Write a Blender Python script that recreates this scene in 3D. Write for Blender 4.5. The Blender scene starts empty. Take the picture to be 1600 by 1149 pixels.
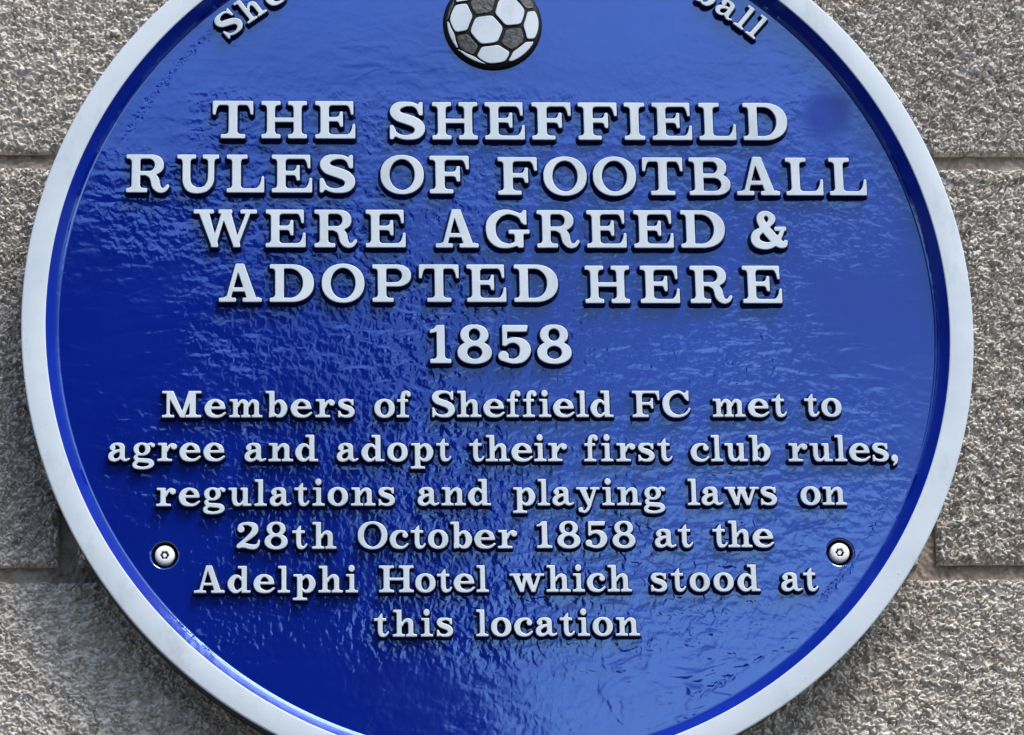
import bpy, math
import numpy as np
from mathutils import Matrix, Vector
from mathutils.geometry import delaunay_2d_cdt

S = bpy.context.scene
COL = S.collection
MM = 0.001
HEIGHT = 2.30                        # plaque centre above the pavement, metres

# ------------------------------------------------------------------ camera
# wall frame (mm): x right, y up, z out of the wall  ->  world: (x, -z, y + HEIGHT)
cam = bpy.data.cameras.new('camera')
cam.sensor_fit = 'HORIZONTAL'
cam.sensor_width = 36.0
cam.lens = 4613.99 / 1600 * 36.0
cam.shift_x = (800 - 625.27) / 1600
cam.shift_y = -(574.5 - 577.73) / 1600
cam.clip_start, cam.clip_end = 0.05, 600
cam_ob = bpy.data.objects.new('camera', cam)
COL.objects.link(cam_ob)
Rw = np.array([[0.999349, 0.000505, -0.03606], [-0.010713, 0.958926, -0.283453], [0.034436, 0.283655, 0.958308]])
P = np.array([[1, 0, 0], [0, 0, -1], [0, 1, 0]])
Rb = P @ Rw
tb = P @ (np.array([-108.06, -465.84, 1500.0]) * MM) + np.array([0, 0, HEIGHT])
M = Matrix.Identity(4)
for i in range(3):
    for j in range(3):
        M[i][j] = float(Rb[i, j])
    M[i][3] = float(tb[i])
cam_ob.matrix_world = M
S.camera = cam_ob

# ------------------------------------------------------------------ light
SUN_DIR = Vector((0.42, -0.52, 1.0)).normalized()        # towards the sun
elev = math.asin(SUN_DIR.z)
world = bpy.data.worlds.new('World')
S.world = world
world.use_nodes = True
wn = world.node_tree.nodes
sky = wn.new('ShaderNodeTexSky')
sky.sky_type = 'NISHITA'
sky.sun_disc = False
sky.sun_elevation = elev
sky.sun_rotation = math.atan2(SUN_DIR.x, SUN_DIR.y)
sky.dust_density = 1.6
sky.ozone_density = 1.0
sky.air_density = 1.0
wn['Background'].inputs['Strength'].default_value = 0.15
# banks of cloud: brighter low over the roofs and again higher up, a greyer band between
wl = world.node_tree.links
tc = wn.new('ShaderNodeTexCoord')
sp = wn.new('ShaderNodeSeparateXYZ')
wl.new(tc.outputs['Generated'], sp.inputs[0])
nz = wn.new('ShaderNodeTexNoise')
nz.inputs['Scale'].default_value = 7.0
nz.inputs['Detail'].default_value = 5.0
wl.new(tc.outputs['Generated'], nz.inputs['Vector'])
ma = wn.new('ShaderNodeMath')
ma.operation = 'MULTIPLY_ADD'
ma.inputs[1].default_value = 0.16
wl.new(nz.outputs['Fac'], ma.inputs[0])
wl.new(sp.outputs['Z'], ma.inputs[2])
rp = wn.new('ShaderNodeValToRGB')
for e in range(4):
    rp.color_ramp.elements.new(0.5)
for e, (ps, v) in zip(rp.color_ramp.elements, [(0.0, .9), (0.255, 1.0), (0.32, 0.45), (0.40, 0.40), (0.47, 0.95), (1.0, 0.8)]):
    e.position = ps
    e.color = (v, v, v, 1)
wl.new(ma.outputs[0], rp.inputs['Fac'])
mx = wn.new('ShaderNodeMix')
mx.data_type = 'RGBA'
mx.blend_type = 'MULTIPLY'
mx.inputs[0].default_value = 1.0
wl.new(sky.outputs['Color'], mx.inputs[6])
wl.new(rp.outputs['Color'], mx.inputs[7])
gain = wn.new('ShaderNodeVectorMath')
gain.operation = 'SCALE'
gain.inputs['Scale'].default_value = 1.36
wl.new(mx.outputs[2], gain.inputs[0])
wl.new(gain.outputs[0], wn['Background'].inputs['Color'])
sun = bpy.data.lights.new('sun', 'SUN')
sun.energy = 2.4
sun.angle = math.radians(22)
sun.color = (1.0, 0.95, 0.88)
sun_ob = bpy.data.objects.new('sun', sun)
sun_ob.rotation_euler = SUN_DIR.to_track_quat('Z', 'Y').to_euler()
COL.objects.link(sun_ob)

S.view_settings.view_transform = 'Standard'
S.view_settings.look = 'None'
S.view_settings.exposure = 0.55
S.view_settings.gamma = 1.0
S.view_settings.use_curve_mapping = False

# ------------------------------------------------------------------ helpers
def tag(o, label=None, cat=None, group=None, kind=None):
    for k, v in (('label', label), ('category', cat), ('group', group), ('kind', kind)):
        if v:
            o[k] = v
    return o

def empty(name, loc=(0, 0, 0), parent=None):
    o = bpy.data.objects.new(name, None)
    o.empty_display_size = 0.02
    COL.objects.link(o)
    o.location = loc
    if parent:
        o.parent = parent
    return o

def mesh_obj(name, verts, faces, mats, parent=None, idx=None, smooth=False, loc=None):
    me = bpy.data.meshes.new(name)
    me.from_pydata([tuple(map(float, v)) for v in verts], [], [tuple(map(int, f)) for f in faces])
    for m in (mats if isinstance(mats, (list, tuple)) else [mats]):
        me.materials.append(m)
    if idx is not None:
        me.polygons.foreach_set('material_index', np.asarray(idx, dtype=np.int32))
    if smooth is True:
        me.polygons.foreach_set('use_smooth', np.ones(len(me.polygons), dtype=bool))
    elif smooth is not False:
        me.polygons.foreach_set('use_smooth', np.asarray(smooth, dtype=bool))
    me.update()
    o = bpy.data.objects.new(name, me)
    COL.objects.link(o)
    if parent:
        o.parent = parent
    if loc is not None:
        o.location = loc
    return o

class NT:
    """small helper to write node trees"""
    def __init__(self, name):
        self.m = bpy.data.materials.new(name)
        self.m.use_nodes = True
        self.t = self.m.node_tree
        self.b = self.t.nodes['Principled BSDF']
    def n(self, typ, props=None, **ins):
        nd = self.t.nodes.new(typ)
        for k, v in (props or {}).items():
            setattr(nd, k, v)
        for k, v in ins.items():
            self.set(nd, k, v)
        return nd
    def set(self, nd, key, v):
        key = int(key[1:]) if isinstance(key, str) and key[0] == 'i' and key[1:].isdigit() else key.replace('_', ' ')
        s = nd.inputs[key]
        if isinstance(v, bpy.types.NodeSocket):
            self.t.links.new(v, s)
        else:
            s.default_value = v
    def math(self, op, a, b=None, c=None, clamp=False):
        nd = self.n('ShaderNodeMath', {'operation': op, 'use_clamp': clamp})
        for i, v in enumerate((a, b, c)):
            if v is not None:
                self.set(nd, 'i%d' % i, v)
        return nd.outputs[0]
    def noise(self, vec, scale, detail=2.0, rough=0.5, dist=0.0):
        nd = self.n('ShaderNodeTexNoise', Vector=vec, Scale=scale, Detail=detail, Roughness=rough, Distortion=dist)
        return nd.outputs['Fac']
    def ramp(self, fac, stops):
        nd = self.n('ShaderNodeValToRGB', Fac=fac)
        el = nd.color_ramp.elements
        while len(el) < len(stops):
            el.new(0.5)
        for e, (p, c) in zip(el, stops):
            e.position = p
            e.color = (*c, 1) if len(c) == 3 else c
        return nd.outputs['Color']
    def smooth(self, v, lo, hi, a=0.0, b=1.0):
        nd = self.n('ShaderNodeMapRange', {'interpolation_type': 'SMOOTHSTEP'}, i0=v, i1=lo, i2=hi, i3=a, i4=b)
        return nd.outputs[0]
    def coord(self):
        return self.n('ShaderNodeTexCoord').outputs['Object']
    def scaled(self, vec, s, loc=(0, 0, 0), rot=(0, 0, 0)):
        nd = self.n('ShaderNodeMapping', Vector=vec)
        nd.inputs['Scale'].default_value = s
        nd.inputs['Location'].default_value = loc
        nd.inputs['Rotation'].default_value = rot
        return nd.outputs['Vector']
    def bump(self, h, dist, strength=1.0, normal=None):
        nd = self.n('ShaderNodeBump', Height=h, Distance=dist, Strength=strength)
        if normal is not None:
            self.set(nd, 'Normal', normal)
        return nd.outputs['Normal']
    def p(self, **kw):
        for k, v in kw.items():
            self.set(self.b, k, v)
        return self.m

# ------------------------------------------------------------------ materials
FLOOR_Z, RIM_Z = 17.0, 26.0
R_OUT, R_IN, R_BASE = 250.0, 237.3, 231.6

def blue_material():
    """glossy enamel over a sand-cast plate: ripples everywhere, busier in the bands where the lettering was set"""
    a = NT('blue_enamel')
    co = a.coord()
    xyz = a.n('ShaderNodeSeparateXYZ', Vector=co)
    x, y = xyz.outputs[0], xyz.outputs[1]
    # bands of text: distance to each text block, ragged by noise
    wob = a.math('MULTIPLY_ADD', a.noise(co, 45, 3), 0.030, -0.015)
    yy = a.math('ADD', y, wob)
    xx = a.math('ADD', x, wob)
    def block(cx, cy, hx, hy, soft):
        dx = a.math('SUBTRACT', a.math('ABSOLUTE', a.math('SUBTRACT', xx, cx)), hx)
        dy = a.math('SUBTRACT', a.math('ABSOLUTE', a.math('SUBTRACT', yy, cy)), hy)
        return a.smooth(a.math('MAXIMUM', dx, dy), -soft, soft, 1.0, 0.0)
    m1 = block(0.0, 0.110, 0.165, 0.017, 0.006)
    m2 = block(0.0, 0.062, 0.212, 0.030, 0.008)
    m3 = block(0.0, 0.000, 0.165, 0.035, 0.010)
    m4 = block(0.0, -0.075, 0.208, 0.036, 0.010)
    m5 = block(0.0, -0.140, 0.165, 0.040, 0.012)
    mask = m1
    for m in (m2, m3, m4, m5):
        mask = a.math('MAXIMUM', mask, m)
    # lettering blocks leave a faint step; chatter inside
    v1 = a.scaled(co, (1.2, 0.88, 1.0), rot=(0, 0, 0.2))
    fine = a.noise(v1, 230, 1.5, 0.5, 0.35)
    med = a.noise(a.scaled(co, (0.62, 1.25, 1.0), rot=(0, 0, -0.2)), 108, 1.5, 0.5, 0.5)
    broad = a.noise(co, 16, 2.0, 0.5)
    patch = a.noise(a.scaled(co, (1, 1, 1), loc=(3.1, 1.7, 0)), 22, 2.0)
    calm = a.smooth(a.noise(a.scaled(co, (1, 1, 1), loc=(7.7, 2.3, 0)), 9, 2.0), 0.42, 0.62, 0.35, 1.0)
    amp = a.math('MULTIPLY_ADD', mask, 0.72, a.math('MULTIPLY', calm, 0.60))
    amp = a.math('MULTIPLY', amp, a.smooth(patch, 0.3, 0.7, 0.55, 1.25))
    # fewer ripples in the calm top right corner
    top_calm = a.smooth(a.math('SUBTRACT', y, a.math('MULTIPLY', x, -0.30)), 0.115, 0.175, 1.0, 0.45)
    amp = a.math('MULTIPLY', amp, top_calm)
    h = a.math('MULTIPLY', a.math('SUBTRACT', med, 0.5), amp)
    fa = a.math('MULTIPLY_ADD', mask, 0.54, 0.15)
    fa = a.math('MULTIPLY', fa, a.smooth(patch, 0.3, 0.7, 0.6, 1.2))
    h = a.math('MULTIPLY_ADD', a.math('SUBTRACT', fine, 0.5), fa, h)
    # long wrinkles low on the right, where the enamel ran
    wr = a.noise(a.scaled(co, (0.8, 1.3, 1.0), rot=(0, 0, -0.35)), 42, 2.0, 0.5, 1.0)
    wr = a.math('POWER', a.math('ABSOLUTE', a.math('SUBTRACT', wr, 0.5)), 1.5)
    wa = a.math('MULTIPLY', a.smooth(y, -0.20, -0.10, 1.0, 0.0), a.smooth(x, 0.0, 0.09))
    h = a.math('MULTIPLY_ADD', a.math('MULTIPLY', wr, wa), 3.6, h)
    h = a.math('MULTIPLY_ADD', mask, 0.18, h)
    h = a.math('MULTIPLY_ADD', broad, 1.1, h)
    # crease where the floor meets the fillet, broken up
    r = a.math('POWER', a.math('ADD', a.math('MULTIPLY', x, x), a.math('MULTIPLY', y, y)), 0.5)
    rr = a.math('ADD', r, a.math('MULTIPLY_ADD', a.noise(co, 230, 3), 0.008, -0.004))
    dr = a.math('ABSOLUTE', a.math('SUBTRACT', rr, 0.2225))
    crease = a.smooth(dr, 0.0, 0.0022, 1.0, 0.0)
    crease = a.math('MULTIPLY', crease, a.smooth(a.math('MULTIPLY', x, y), -0.0235, -0.0175, 1.0, 0.0))
    crease = a.math('MULTIPLY', crease, a.smooth(a.noise(co, 26, 2.0), 0.40, 0.55))
    h = a.math('MULTIPLY_ADD', crease, -0.5, h)
    nrm = a.bump(h, 0.00030)
    # dull round patch where an upper fixing was filled and touched up
    def spot(cx, cy, rad):
        ddx, ddy = a.math('SUBTRACT', x, cx), a.math('SUBTRACT', y, cy)
        d = a.math('POWER', a.math('ADD', a.math('MULTIPLY', ddx, ddx), a.math('MULTIPLY', ddy, ddy)), 0.5)
        d = a.math('MULTIPLY_ADD', a.math('SUBTRACT', a.noise(co, 55, 4), 0.5), 0.010, d)
        return a.smooth(d, rad * 0.5, rad * 1.3, 1.0, 0.0)
    sp = spot(0.180, 0.1165, 0.0135)
    rough = a.math('MULTIPLY_ADD', sp, 0.22, a.math('MULTIPLY_ADD', a.noise(co, 30, 4), 0.07, 0.05))
    spec = a.math('MULTIPLY_ADD', sp, -0.32, 0.60)
    colr = a.ramp(a.noise(co, 14, 4), [(0.3, (0.0012, 0.0112, 0.215)), (0.7, (0.0018, 0.0150, 0.255))])
    return a.p(Base_Color=colr, Roughness=rough, Normal=nrm, Specular_IOR_Level=spec, IOR=2.22, Specular_Tint=(0.37, 0.60, 1.0, 1))

def blue_shaded():
    a = NT('blue_enamel_shaded')
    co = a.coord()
    colr = a.ramp(a.noise(co, 60, 3), [(0.3, (0.0010, 0.0030, 0.040)), (0.7, (0.0016, 0.0045, 0.060))])  # letter-side shade put into the colour: far darker than the plate's blue
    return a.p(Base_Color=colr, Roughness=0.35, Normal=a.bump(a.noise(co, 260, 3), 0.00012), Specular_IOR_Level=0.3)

def white_material():
    a = NT('white_enamel')
    co = a.coord()
    stain = a.ramp(a.noise(co, 24, 5, 0.6), [(0.25, (0.52, 0.60, 0.665)), (0.65, (0.62, 0.69, 0.74))])
    mott = a.noise(co, 300, 3)
    grime = a.ramp(a.noise(a.scaled(co, (1.0, 0.45, 1.0)), 34, 6, 0.7), [(0.30, (0.80, 0.80, 0.80)), (0.46, (1, 1, 1))])
    speck = a.ramp(a.noise(co, 520, 2, 0.5), [(0.20, (0.55, 0.55, 0.57)), (0.26, (1, 1, 1))])
    for g_ in (grime, speck):
        mx = a.n('ShaderNodeMix', {'data_type': 'RGBA', 'blend_type': 'MULTIPLY'})
        mx.inputs[0].default_value = 1.0
        a.set(mx, 'i6', stain)
        a.set(mx, 'i7', g_)
        stain = mx.outputs[2]
    return a.p(Base_Color=stain, Roughness=0.38, Normal=a.bump(mott, 0.00006), Specular_IOR_Level=0.4)

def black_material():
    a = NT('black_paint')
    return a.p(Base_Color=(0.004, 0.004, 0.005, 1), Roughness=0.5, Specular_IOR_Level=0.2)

def pentagon_material():
    a = NT('grey_black_paint')
    co = a.coord()
    c = a.ramp(a.noise(co, 420, 4, 0.6), [(0.35, (0.018, 0.018, 0.021)), (0.7, (0.11, 0.11, 0.115))])
    return a.p(Base_Color=c, Roughness=0.45, Normal=a.bump(a.noise(co, 500, 3), 0.0004))

def screw_material():
    a = NT('bright_screw_metal')
    co = a.coord()
    return a.p(Base_Color=(0.88, 0.88, 0.86, 1), Metallic=0.0, Roughness=0.6)

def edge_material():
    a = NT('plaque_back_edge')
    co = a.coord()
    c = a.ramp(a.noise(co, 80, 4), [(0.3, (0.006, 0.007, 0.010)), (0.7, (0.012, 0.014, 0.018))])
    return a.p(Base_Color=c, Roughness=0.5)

def block_material():
    a = NT('concrete_block')
    co = a.coord()
    info = a.n('ShaderNodeObjectInfo')
    rnd = info.outputs['Random']
    grain = a.ramp(a.n('ShaderNodeAttribute', {'attribute_name': 'grain'}).outputs['Fac'],
                   [(0.1, (0.53, 0.495, 0.45)), (0.4, (0.64, 0.605, 0.555)), (0.65, (0.70, 0.665, 0.615)), (0.92, (0.78, 0.755, 0.715))])
    fine = a.noise(co, 700, 3, 0.6)
    tint = a.ramp(a.noise(co, 11, 4, 0.55), [(0.28, (0.90, 0.885, 0.87)), (0.5, (1.0, 0.985, 0.96)), (0.75, (1.04, 1.04, 1.04))])
    warm = a.ramp(a.noise(a.scaled(co, (1, 1, 1), loc=(4, 1, 2)), 38, 3), [(0.55, (1, 1, 1)), (0.8, (1.02, 0.96, 0.90))])
    def mul(c1, c2):
        nd = a.n('ShaderNodeMix', {'data_type': 'RGBA', 'blend_type': 'MULTIPLY'})
        nd.inputs[0].default_value = 1.0
        a.set(nd, 'i6', c1)
        a.set(nd, 'i7', c2)
        return nd.outputs[2]
    f = a.ramp(fine, [(0.3, (0.80, 0.80, 0.80)), (0.7, (1.18, 1.18, 1.18))])
    c = mul(mul(mul(grain, f), tint), warm)
    bv = a.ramp(rnd, [(0.0, (0.94, 0.94, 0.94)), (1.0, (1.05, 1.04, 1.02))])
    c = mul(c, bv)
    n = a.bump(a.noise(co, 700, 3, 0.6), 0.0004)
    return a.p(Base_Color=c, Roughness=0.92, Normal=n, Specular_IOR_Level=0.2)

def mortar_material():
    a = NT('mortar')
    co = a.coord()
    c = a.ramp(a.noise(a.scaled(co, (1.0, 1.6, 1.0)), 60, 6, 0.62), [(0.25, (0.19, 0.155, 0.125)), (0.5, (0.33, 0.285, 0.235)), (0.75, (0.45, 0.405, 0.35))])
    n = a.bump(a.noise(co, 420, 5, 0.65), 0.0009)
    return a.p(Base_Color=c, Roughness=0.95, Normal=n, Specular_IOR_Level=0.15)

def plain(name, col, rough=0.8, nscale=3.0, var=0.25):
    a = NT(name)
    co = a.coord()
    lo = tuple(v * (1 - var) for v in col)
    hi = tuple(v * (1 + var) for v in col)
    return a.p(Base_Color=a.ramp(a.noise(co, nscale, 5), [(0.3, lo), (0.7, hi)]), Roughness=rough)

def wall_blue():
    a = NT('blue_enamel_dimmed')
    co = a.coord()
    c = a.ramp(a.noise(co, 30, 4), [(0.3, (0.0020, 0.0150, 0.25)), (0.7, (0.0032, 0.0230, 0.33))])
    return a.p(Base_Color=c, Roughness=0.25, Normal=a.bump(a.noise(co, 110, 3), 0.00015), IOR=1.5, Specular_IOR_Level=0.35, Specular_Tint=(0.5, 0.75, 1.0, 1))  # same blue paint as the plate, gloss lowered to dim the inner wall's reflection
M_COAT = wall_blue()
M_BLUE, M_SIDE, M_WHITE = blue_material(), blue_shaded(), white_material()
M_BLACK, M_PENT, M_SCREW, M_EDGE = black_material(), pentagon_material(), screw_material(), edge_material()
M_BLOCK, M_MORTAR = block_material(), mortar_material()

# ------------------------------------------------------------------ setting: pavement, and the house over the road that the gloss mirrors
def sheet(name, x0, x1, y0, y1, z, mat):
    return mesh_obj(name, [(x0, y0, z), (x1, y0, z), (x1, y1, z), (x0, y1, z)], [(0, 1, 2, 3)], mat)
tag(sheet('pavement', -300, 300, -300, 20, 0.0, plain('paving', (0.055, 0.054, 0.052), 0.9, 2.0)), kind='structure')

def box(x0, x1, y0, y1, z0, z1):
    v = [(x, y, z) for z in (z0, z1) for y in (y0, y1) for x in (x0, x1)]
    f = [(0, 2, 3, 1), (4, 5, 7, 6), (0, 1, 5, 4), (2, 6, 7, 3), (0, 4, 6, 2), (1, 3, 7, 5)]
    return v, f
def boxes(bs):
    V, F = [], []
    for b in bs:
        v, f = box(*b)
        F += [tuple(i + len(V) for i in q) for q in f]
        V += v
    return V, F

BX0, BY = -16.0, -16.0
bld = empty('opposite_building', (BX0, BY, 0))
tag(bld, 'dark brick building over the road, mirrored as the dark side of the blue plaque', 'building')
GABLE = [(0, 0), (17.45, 0), (17.2, 4.5), (16.15, 6.95), (16.0, 7.35), (14.45, 8.05), (11.0, 9.6), (0, 9.6)]
def prism(pr, y0, y1, grow=0.0):
    n = len(pr)
    v = [(x, y, z) for y in (y1, y0) for x, z in pr]
    f = [tuple(range(n)), tuple(reversed(range(n, 2 * n)))] + [(k, k + n, (k + 1) % n + n, (k + 1) % n) for k in range(n)]
    return v, f
v, f = prism(GABLE, -9, 0)
mesh_obj('wall', v, f, plain('dark_brick', (0.030, 0.022, 0.018), 0.9, 6.0), bld)
v, f = box(17.46, 30.0, -7, -0.6, 0, 4.0)  # unseen low wing, added to darken reflections at the plaque's lower right
mesh_obj('added_wing', v, f, plain('dark_brick_wing', (0.035, 0.026, 0.022), 0.9, 6.0), bld)
top = GABLE[2:]
v, f = prism([(x + 0.02, z + 0.03) for x, z in top] + [(x + 0.06, z + 0.16) for x, z in reversed(top)], -9.15, 0.15)
mesh_obj('roof', v, f, plain('slate', (0.03, 0.03, 0.034), 0.7, 5.0), bld)
for wx in (2.0, 5.2, 8.4, 11.6, 14.4):
    for wz in (1.1, 4.6):
        v, f = box(wx, wx + 1.2, 0.002, 0.05, wz, wz + 1.7)
        fr = mesh_obj('window', v, f, plain('dark_window_frame', (0.05, 0.05, 0.05), 0.4), bld)
        v, f = box(wx + 0.08, wx + 1.12, 0.052, 0.06, wz + 0.08, wz + 1.62)
        mesh_obj('pane', v, f, plain('dark_glass', (0.01, 0.011, 0.012), 0.08), fr)

# ------------------------------------------------------------------ block wall
rng = np.random.default_rng(11)
GX0, GX1, GY0, GY1, GS = -480.0, 480.0, -380.0, 380.0, 0.5
NX, NY = int((GX1 - GX0) / GS), int((GY1 - GY0) / GS)
def band(lam, width=0.55, aniso=1.0):
    """band-passed noise of wavelength lam mm, unit deviation"""
    w = rng.standard_normal((NY, NX)).astype(np.float32)
    fy = np.fft.fftfreq(NY, GS)[:, None] * aniso
    fx = np.fft.rfftfreq(NX, GS)[None, :]
    k = np.sqrt(fx * fx + fy * fy) * lam + 1e-9
    filt = np.exp(-(np.log(k) / width) ** 2)
    o = np.fft.irfft2(np.fft.rfft2(w) * filt, s=(NY, NX))
    return (o / o.std()).astype(np.float32)
b1, b2, b3, b4 = band(4.2), band(2.1), band(14), band(60)
cr1, cr2 = band(8.0, 0.5, 0.8), band(6.0, 0.5)
grit = b1 * 0.8 + b2 * 0.6
crev = np.exp(-(cr1 / 0.26) ** 2) * np.clip(0.5 + 0.6 * b3, 0, 1.2) + np.exp(-(cr2 / 0.22) ** 2) * np.clip(0.45 - 0.6 * b3, 0, 1.2)
def pebbles(cell, squash=1.25, warp=0.9):
    """packed grains: gap to the nearest boundary (mm), a random number per grain, and offsets from its centre"""
    sx, sy = cell * squash, cell / squash
    gxx = GX0 + (np.arange(NX) + 0.5) * GS
    gyy = GY0 + (np.arange(NY) + 0.5) * GS
    X, Y = np.meshgrid(gxx.astype(np.float32), gyy.astype(np.float32))
    X += warp * band(cell * 2.2)
    Y += warp * 0.8 * band(cell * 2.2)
    nx, ny = int((GX1 - GX0) / sx) + 8, int((GY1 - GY0) / sy) + 8
    jit = rng.random((ny, nx, 2)).astype(np.float32)
    val = rng.random((ny, nx)).astype(np.float32)
    I = np.floor((X - GX0) / sx).astype(np.int32) + 4
    J = np.floor((Y - GY0) / sy).astype(np.int32) + 4
    f1 = np.full(X.shape, 1e9, np.float32)
    f2 = f1.copy()
    v1 = np.zeros_like(f1)
    ox, oy = np.zeros_like(f1), np.zeros_like(f1)
    for dj in (-1, 0, 1):
        for di in (-1, 0, 1):
            ii = np.clip(I + di, 0, nx - 1)
            jj = np.clip(J + dj, 0, ny - 1)
            px = (X - (GX0 + (I + di - 4 + jit[jj, ii, 0]) * sx))
            py = (Y - (GY0 + (J + dj - 4 + jit[jj, ii, 1]) * sy))
            d = np.hypot(px / squash, py * squash)
            near = d < f1
            f2 = np.where(near, f1, np.minimum(f2, d))
            v1 = np.where(near, val[jj, ii], v1)
            ox = np.where(near, px, ox)
            oy = np.where(near, py, oy)
            f1 = np.where(near, d, f1)
    return f2 - f1, v1, ox, oy
gap, GRAIN, ox, oy = pebbles(2.75)
gap2, gv2, _, _ = pebbles(1.7, 1.1, 0.4)
top = np.clip(gap / 1.15, 0, 1)
top = top * top * (3 - 2 * top)
FIELD = (2.5 + 0.6 * b3) * (top - 1) + 1.7 * (GRAIN - 0.5) + 0.40 * oy * np.sin(GRAIN * 40) + 0.30 * ox * np.cos(GRAIN * 57)
FIELD += 0.30 * (np.clip(gap2 / 0.6, 0, 1) - 1) + 0.16 * b2 + 0.08 * b3 + 0.18 * b4
GRAIN = np.clip(0.55 * GRAIN + 0.45 * gv2, 0, 1)
CHIP = band(9)
MORT = 0.3 * band(5) + 0.18 * band(2.2) + 0.35 * band(25)
def sample(F, X, Y):
    u = (X - GX0) / GS                            # mirrored beyond the edges
    v = (Y - GY0) / GS
    u = np.clip((NX - 2) - np.abs((NX - 2) - np.abs(u)), 0, NX - 1.001)
    v = np.clip((NY - 2) - np.abs((NY - 2) - np.abs(v)), 0, NY - 1.001)
    i, j = u.astype(int), v.astype(int)
    a, b = u - i, v - j
    return F[j, i] * (1 - a) * (1 - b) + F[j, i + 1] * a * (1 - b) + F[j + 1, i] * (1 - a) * b + F[j + 1, i + 1] * a * b

def axis(lo, hi, fine_lo, fine_hi, fs=0.5, cs=0.85):
    pts = []
    x = lo
    while x < hi - 1e-6:
        pts.append(x)
        x += fs if fine_lo <= x <= fine_hi else cs if (x + cs < fine_lo or x > fine_hi) else max(fs, min(cs, fine_lo - x))
    pts.append(hi)
    return np.array([lo, lo + 0.02] + pts[1:-1] + [hi - 0.02, hi])

wall = empty('block_wall', (0, 0.006, HEIGHT + 0.0018))
wall.rotation_euler = (math.pi / 2, 0, 0)
tag(wall, 'rough grey concrete block wall behind the round blue plaque', 'wall', kind='thing')

def grid_mesh(name, xs, ys, zf, mat, parent, hole=None, grain=False):
    X, Y = np.meshgrid(xs, ys)
    Z = zf(X, Y)
    nx, ny = len(xs), len(ys)
    co = np.stack([X, Y, Z], -1).reshape(-1, 3) * MM
    i = np.arange(nx * ny).reshape(ny, nx)
    q = np.stack([i[:-1, :-1], i[:-1, 1:], i[1:, 1:], i[1:, :-1]], -1).reshape(-1, 4)
    if hole:
        cx = (X[:-1, :-1] + X[1:, 1:]).ravel() / 2
        cy = (Y[:-1, :-1] + Y[1:, 1:]).ravel() / 2
        q = q[np.hypot(cx, cy) > hole]
    used = np.zeros(len(co), bool)
    used[q] = True
    remap = np.cumsum(used) - 1
    co, q = co[used], remap[q]
    if len(q) == 0:
        return None
    me = bpy.data.meshes.new(name)
    me.vertices.add(len(co))
    me.vertices.foreach_set('co', co.astype(np.float32).ravel())
    me.loops.add(q.size)
    me.loops.foreach_set('vertex_index', q.astype(np.int32).ravel())
    me.polygons.add(len(q))
    me.polygons.foreach_set('loop_start', np.arange(0, q.size, 4, dtype=np.int32))
    me.polygons.foreach_set('loop_total', np.full(len(q), 4, dtype=np.int32))
    me.polygons.foreach_set('use_smooth', np.ones(len(q), dtype=bool))
    me.materials.append(mat)
    me.update(calc_edges=True)
    if grain:
        g_ = sample(GRAIN, X, Y).ravel()[used]
        at = me.attributes.new('grain', 'FLOAT', 'POINT')
        at.data.foreach_set('value', g_.astype(np.float32))
    o = bpy.data.objects.new(name, me)
    COL.objects.link(o)
    o.parent = parent
    return o

def block(x0, x1, y0, y1):
    xs = axis(x0, x1, -285, 312)
    ys = axis(y0, y1, -235, 208)
    def zf(X, Y):
        z = sample(FIELD, X, Y)
        chip = sample(CHIP, X, Y)
        d = np.minimum(np.minimum(X - x0, x1 - X), np.minimum(Y - y0, y1 - Y))
        e = np.clip(1 - (d + 0.9 * chip) / 3.2, 0, 1.4)
        z = z - 1.7 * e ** 2
        return np.where(d < 0.01, -16.0, z)
    return grid_mesh('block', xs, ys, zf, M_BLOCK, wall, hole=None if not -300 < x0 < -200 else 84, grain=True)

ROWS = [(-586, -366, 0), (-357, -137, 0), (-128.5, 92.2, 1), (101, 321, 0), (330, 549, 1)]
for y0, y1, odd in ROWS:
    for k in (-2, -1, 0, 1):
        c = k * 451 + (0 if odd else 225.5)
        if abs(c) > 500 + 220 * (-400 < y0 < 300):
            continue
        block(c - 220.5, c + 220.5, y0, y1)
def mz(X, Y):
    return -5.5 + sample(MORT, X, Y)
grid_mesh('mortar', axis(-920, 920, -285, 312, 0.7, 12), axis(-580, 545, -235, 208, 0.7, 12), mz, M_MORTAR, wall)

# ------------------------------------------------------------------ plaque body
plaque = empty('plaque', (0, 0, HEIGHT))
plaque.rotation_euler = (math.pi / 2, 0, 0)
tag(plaque, 'round blue and white cast metal plaque with raised lettering on the block wall', 'plaque')

NSEG = 384
def lathe(name, prof, mats, idx, parent, smooth=True, close=False):
    V, F, I = [], [], []
    for (r, z) in prof:
        for k in range(NSEG):
            t = 2 * math.pi * k / NSEG
            V.append((r * math.cos(t) * MM, r * math.sin(t) * MM, z * MM))
    for p in range(len(prof) - 1):
        for k in range(NSEG):
            a, b = p * NSEG + k, p * NSEG + (k + 1) % NSEG
            F.append((a, b, b + NSEG, a + NSEG))
            I.append(idx[p])
    return V, F, I
def flip(F):
    return [tuple(reversed(f)) for f in F]

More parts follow.
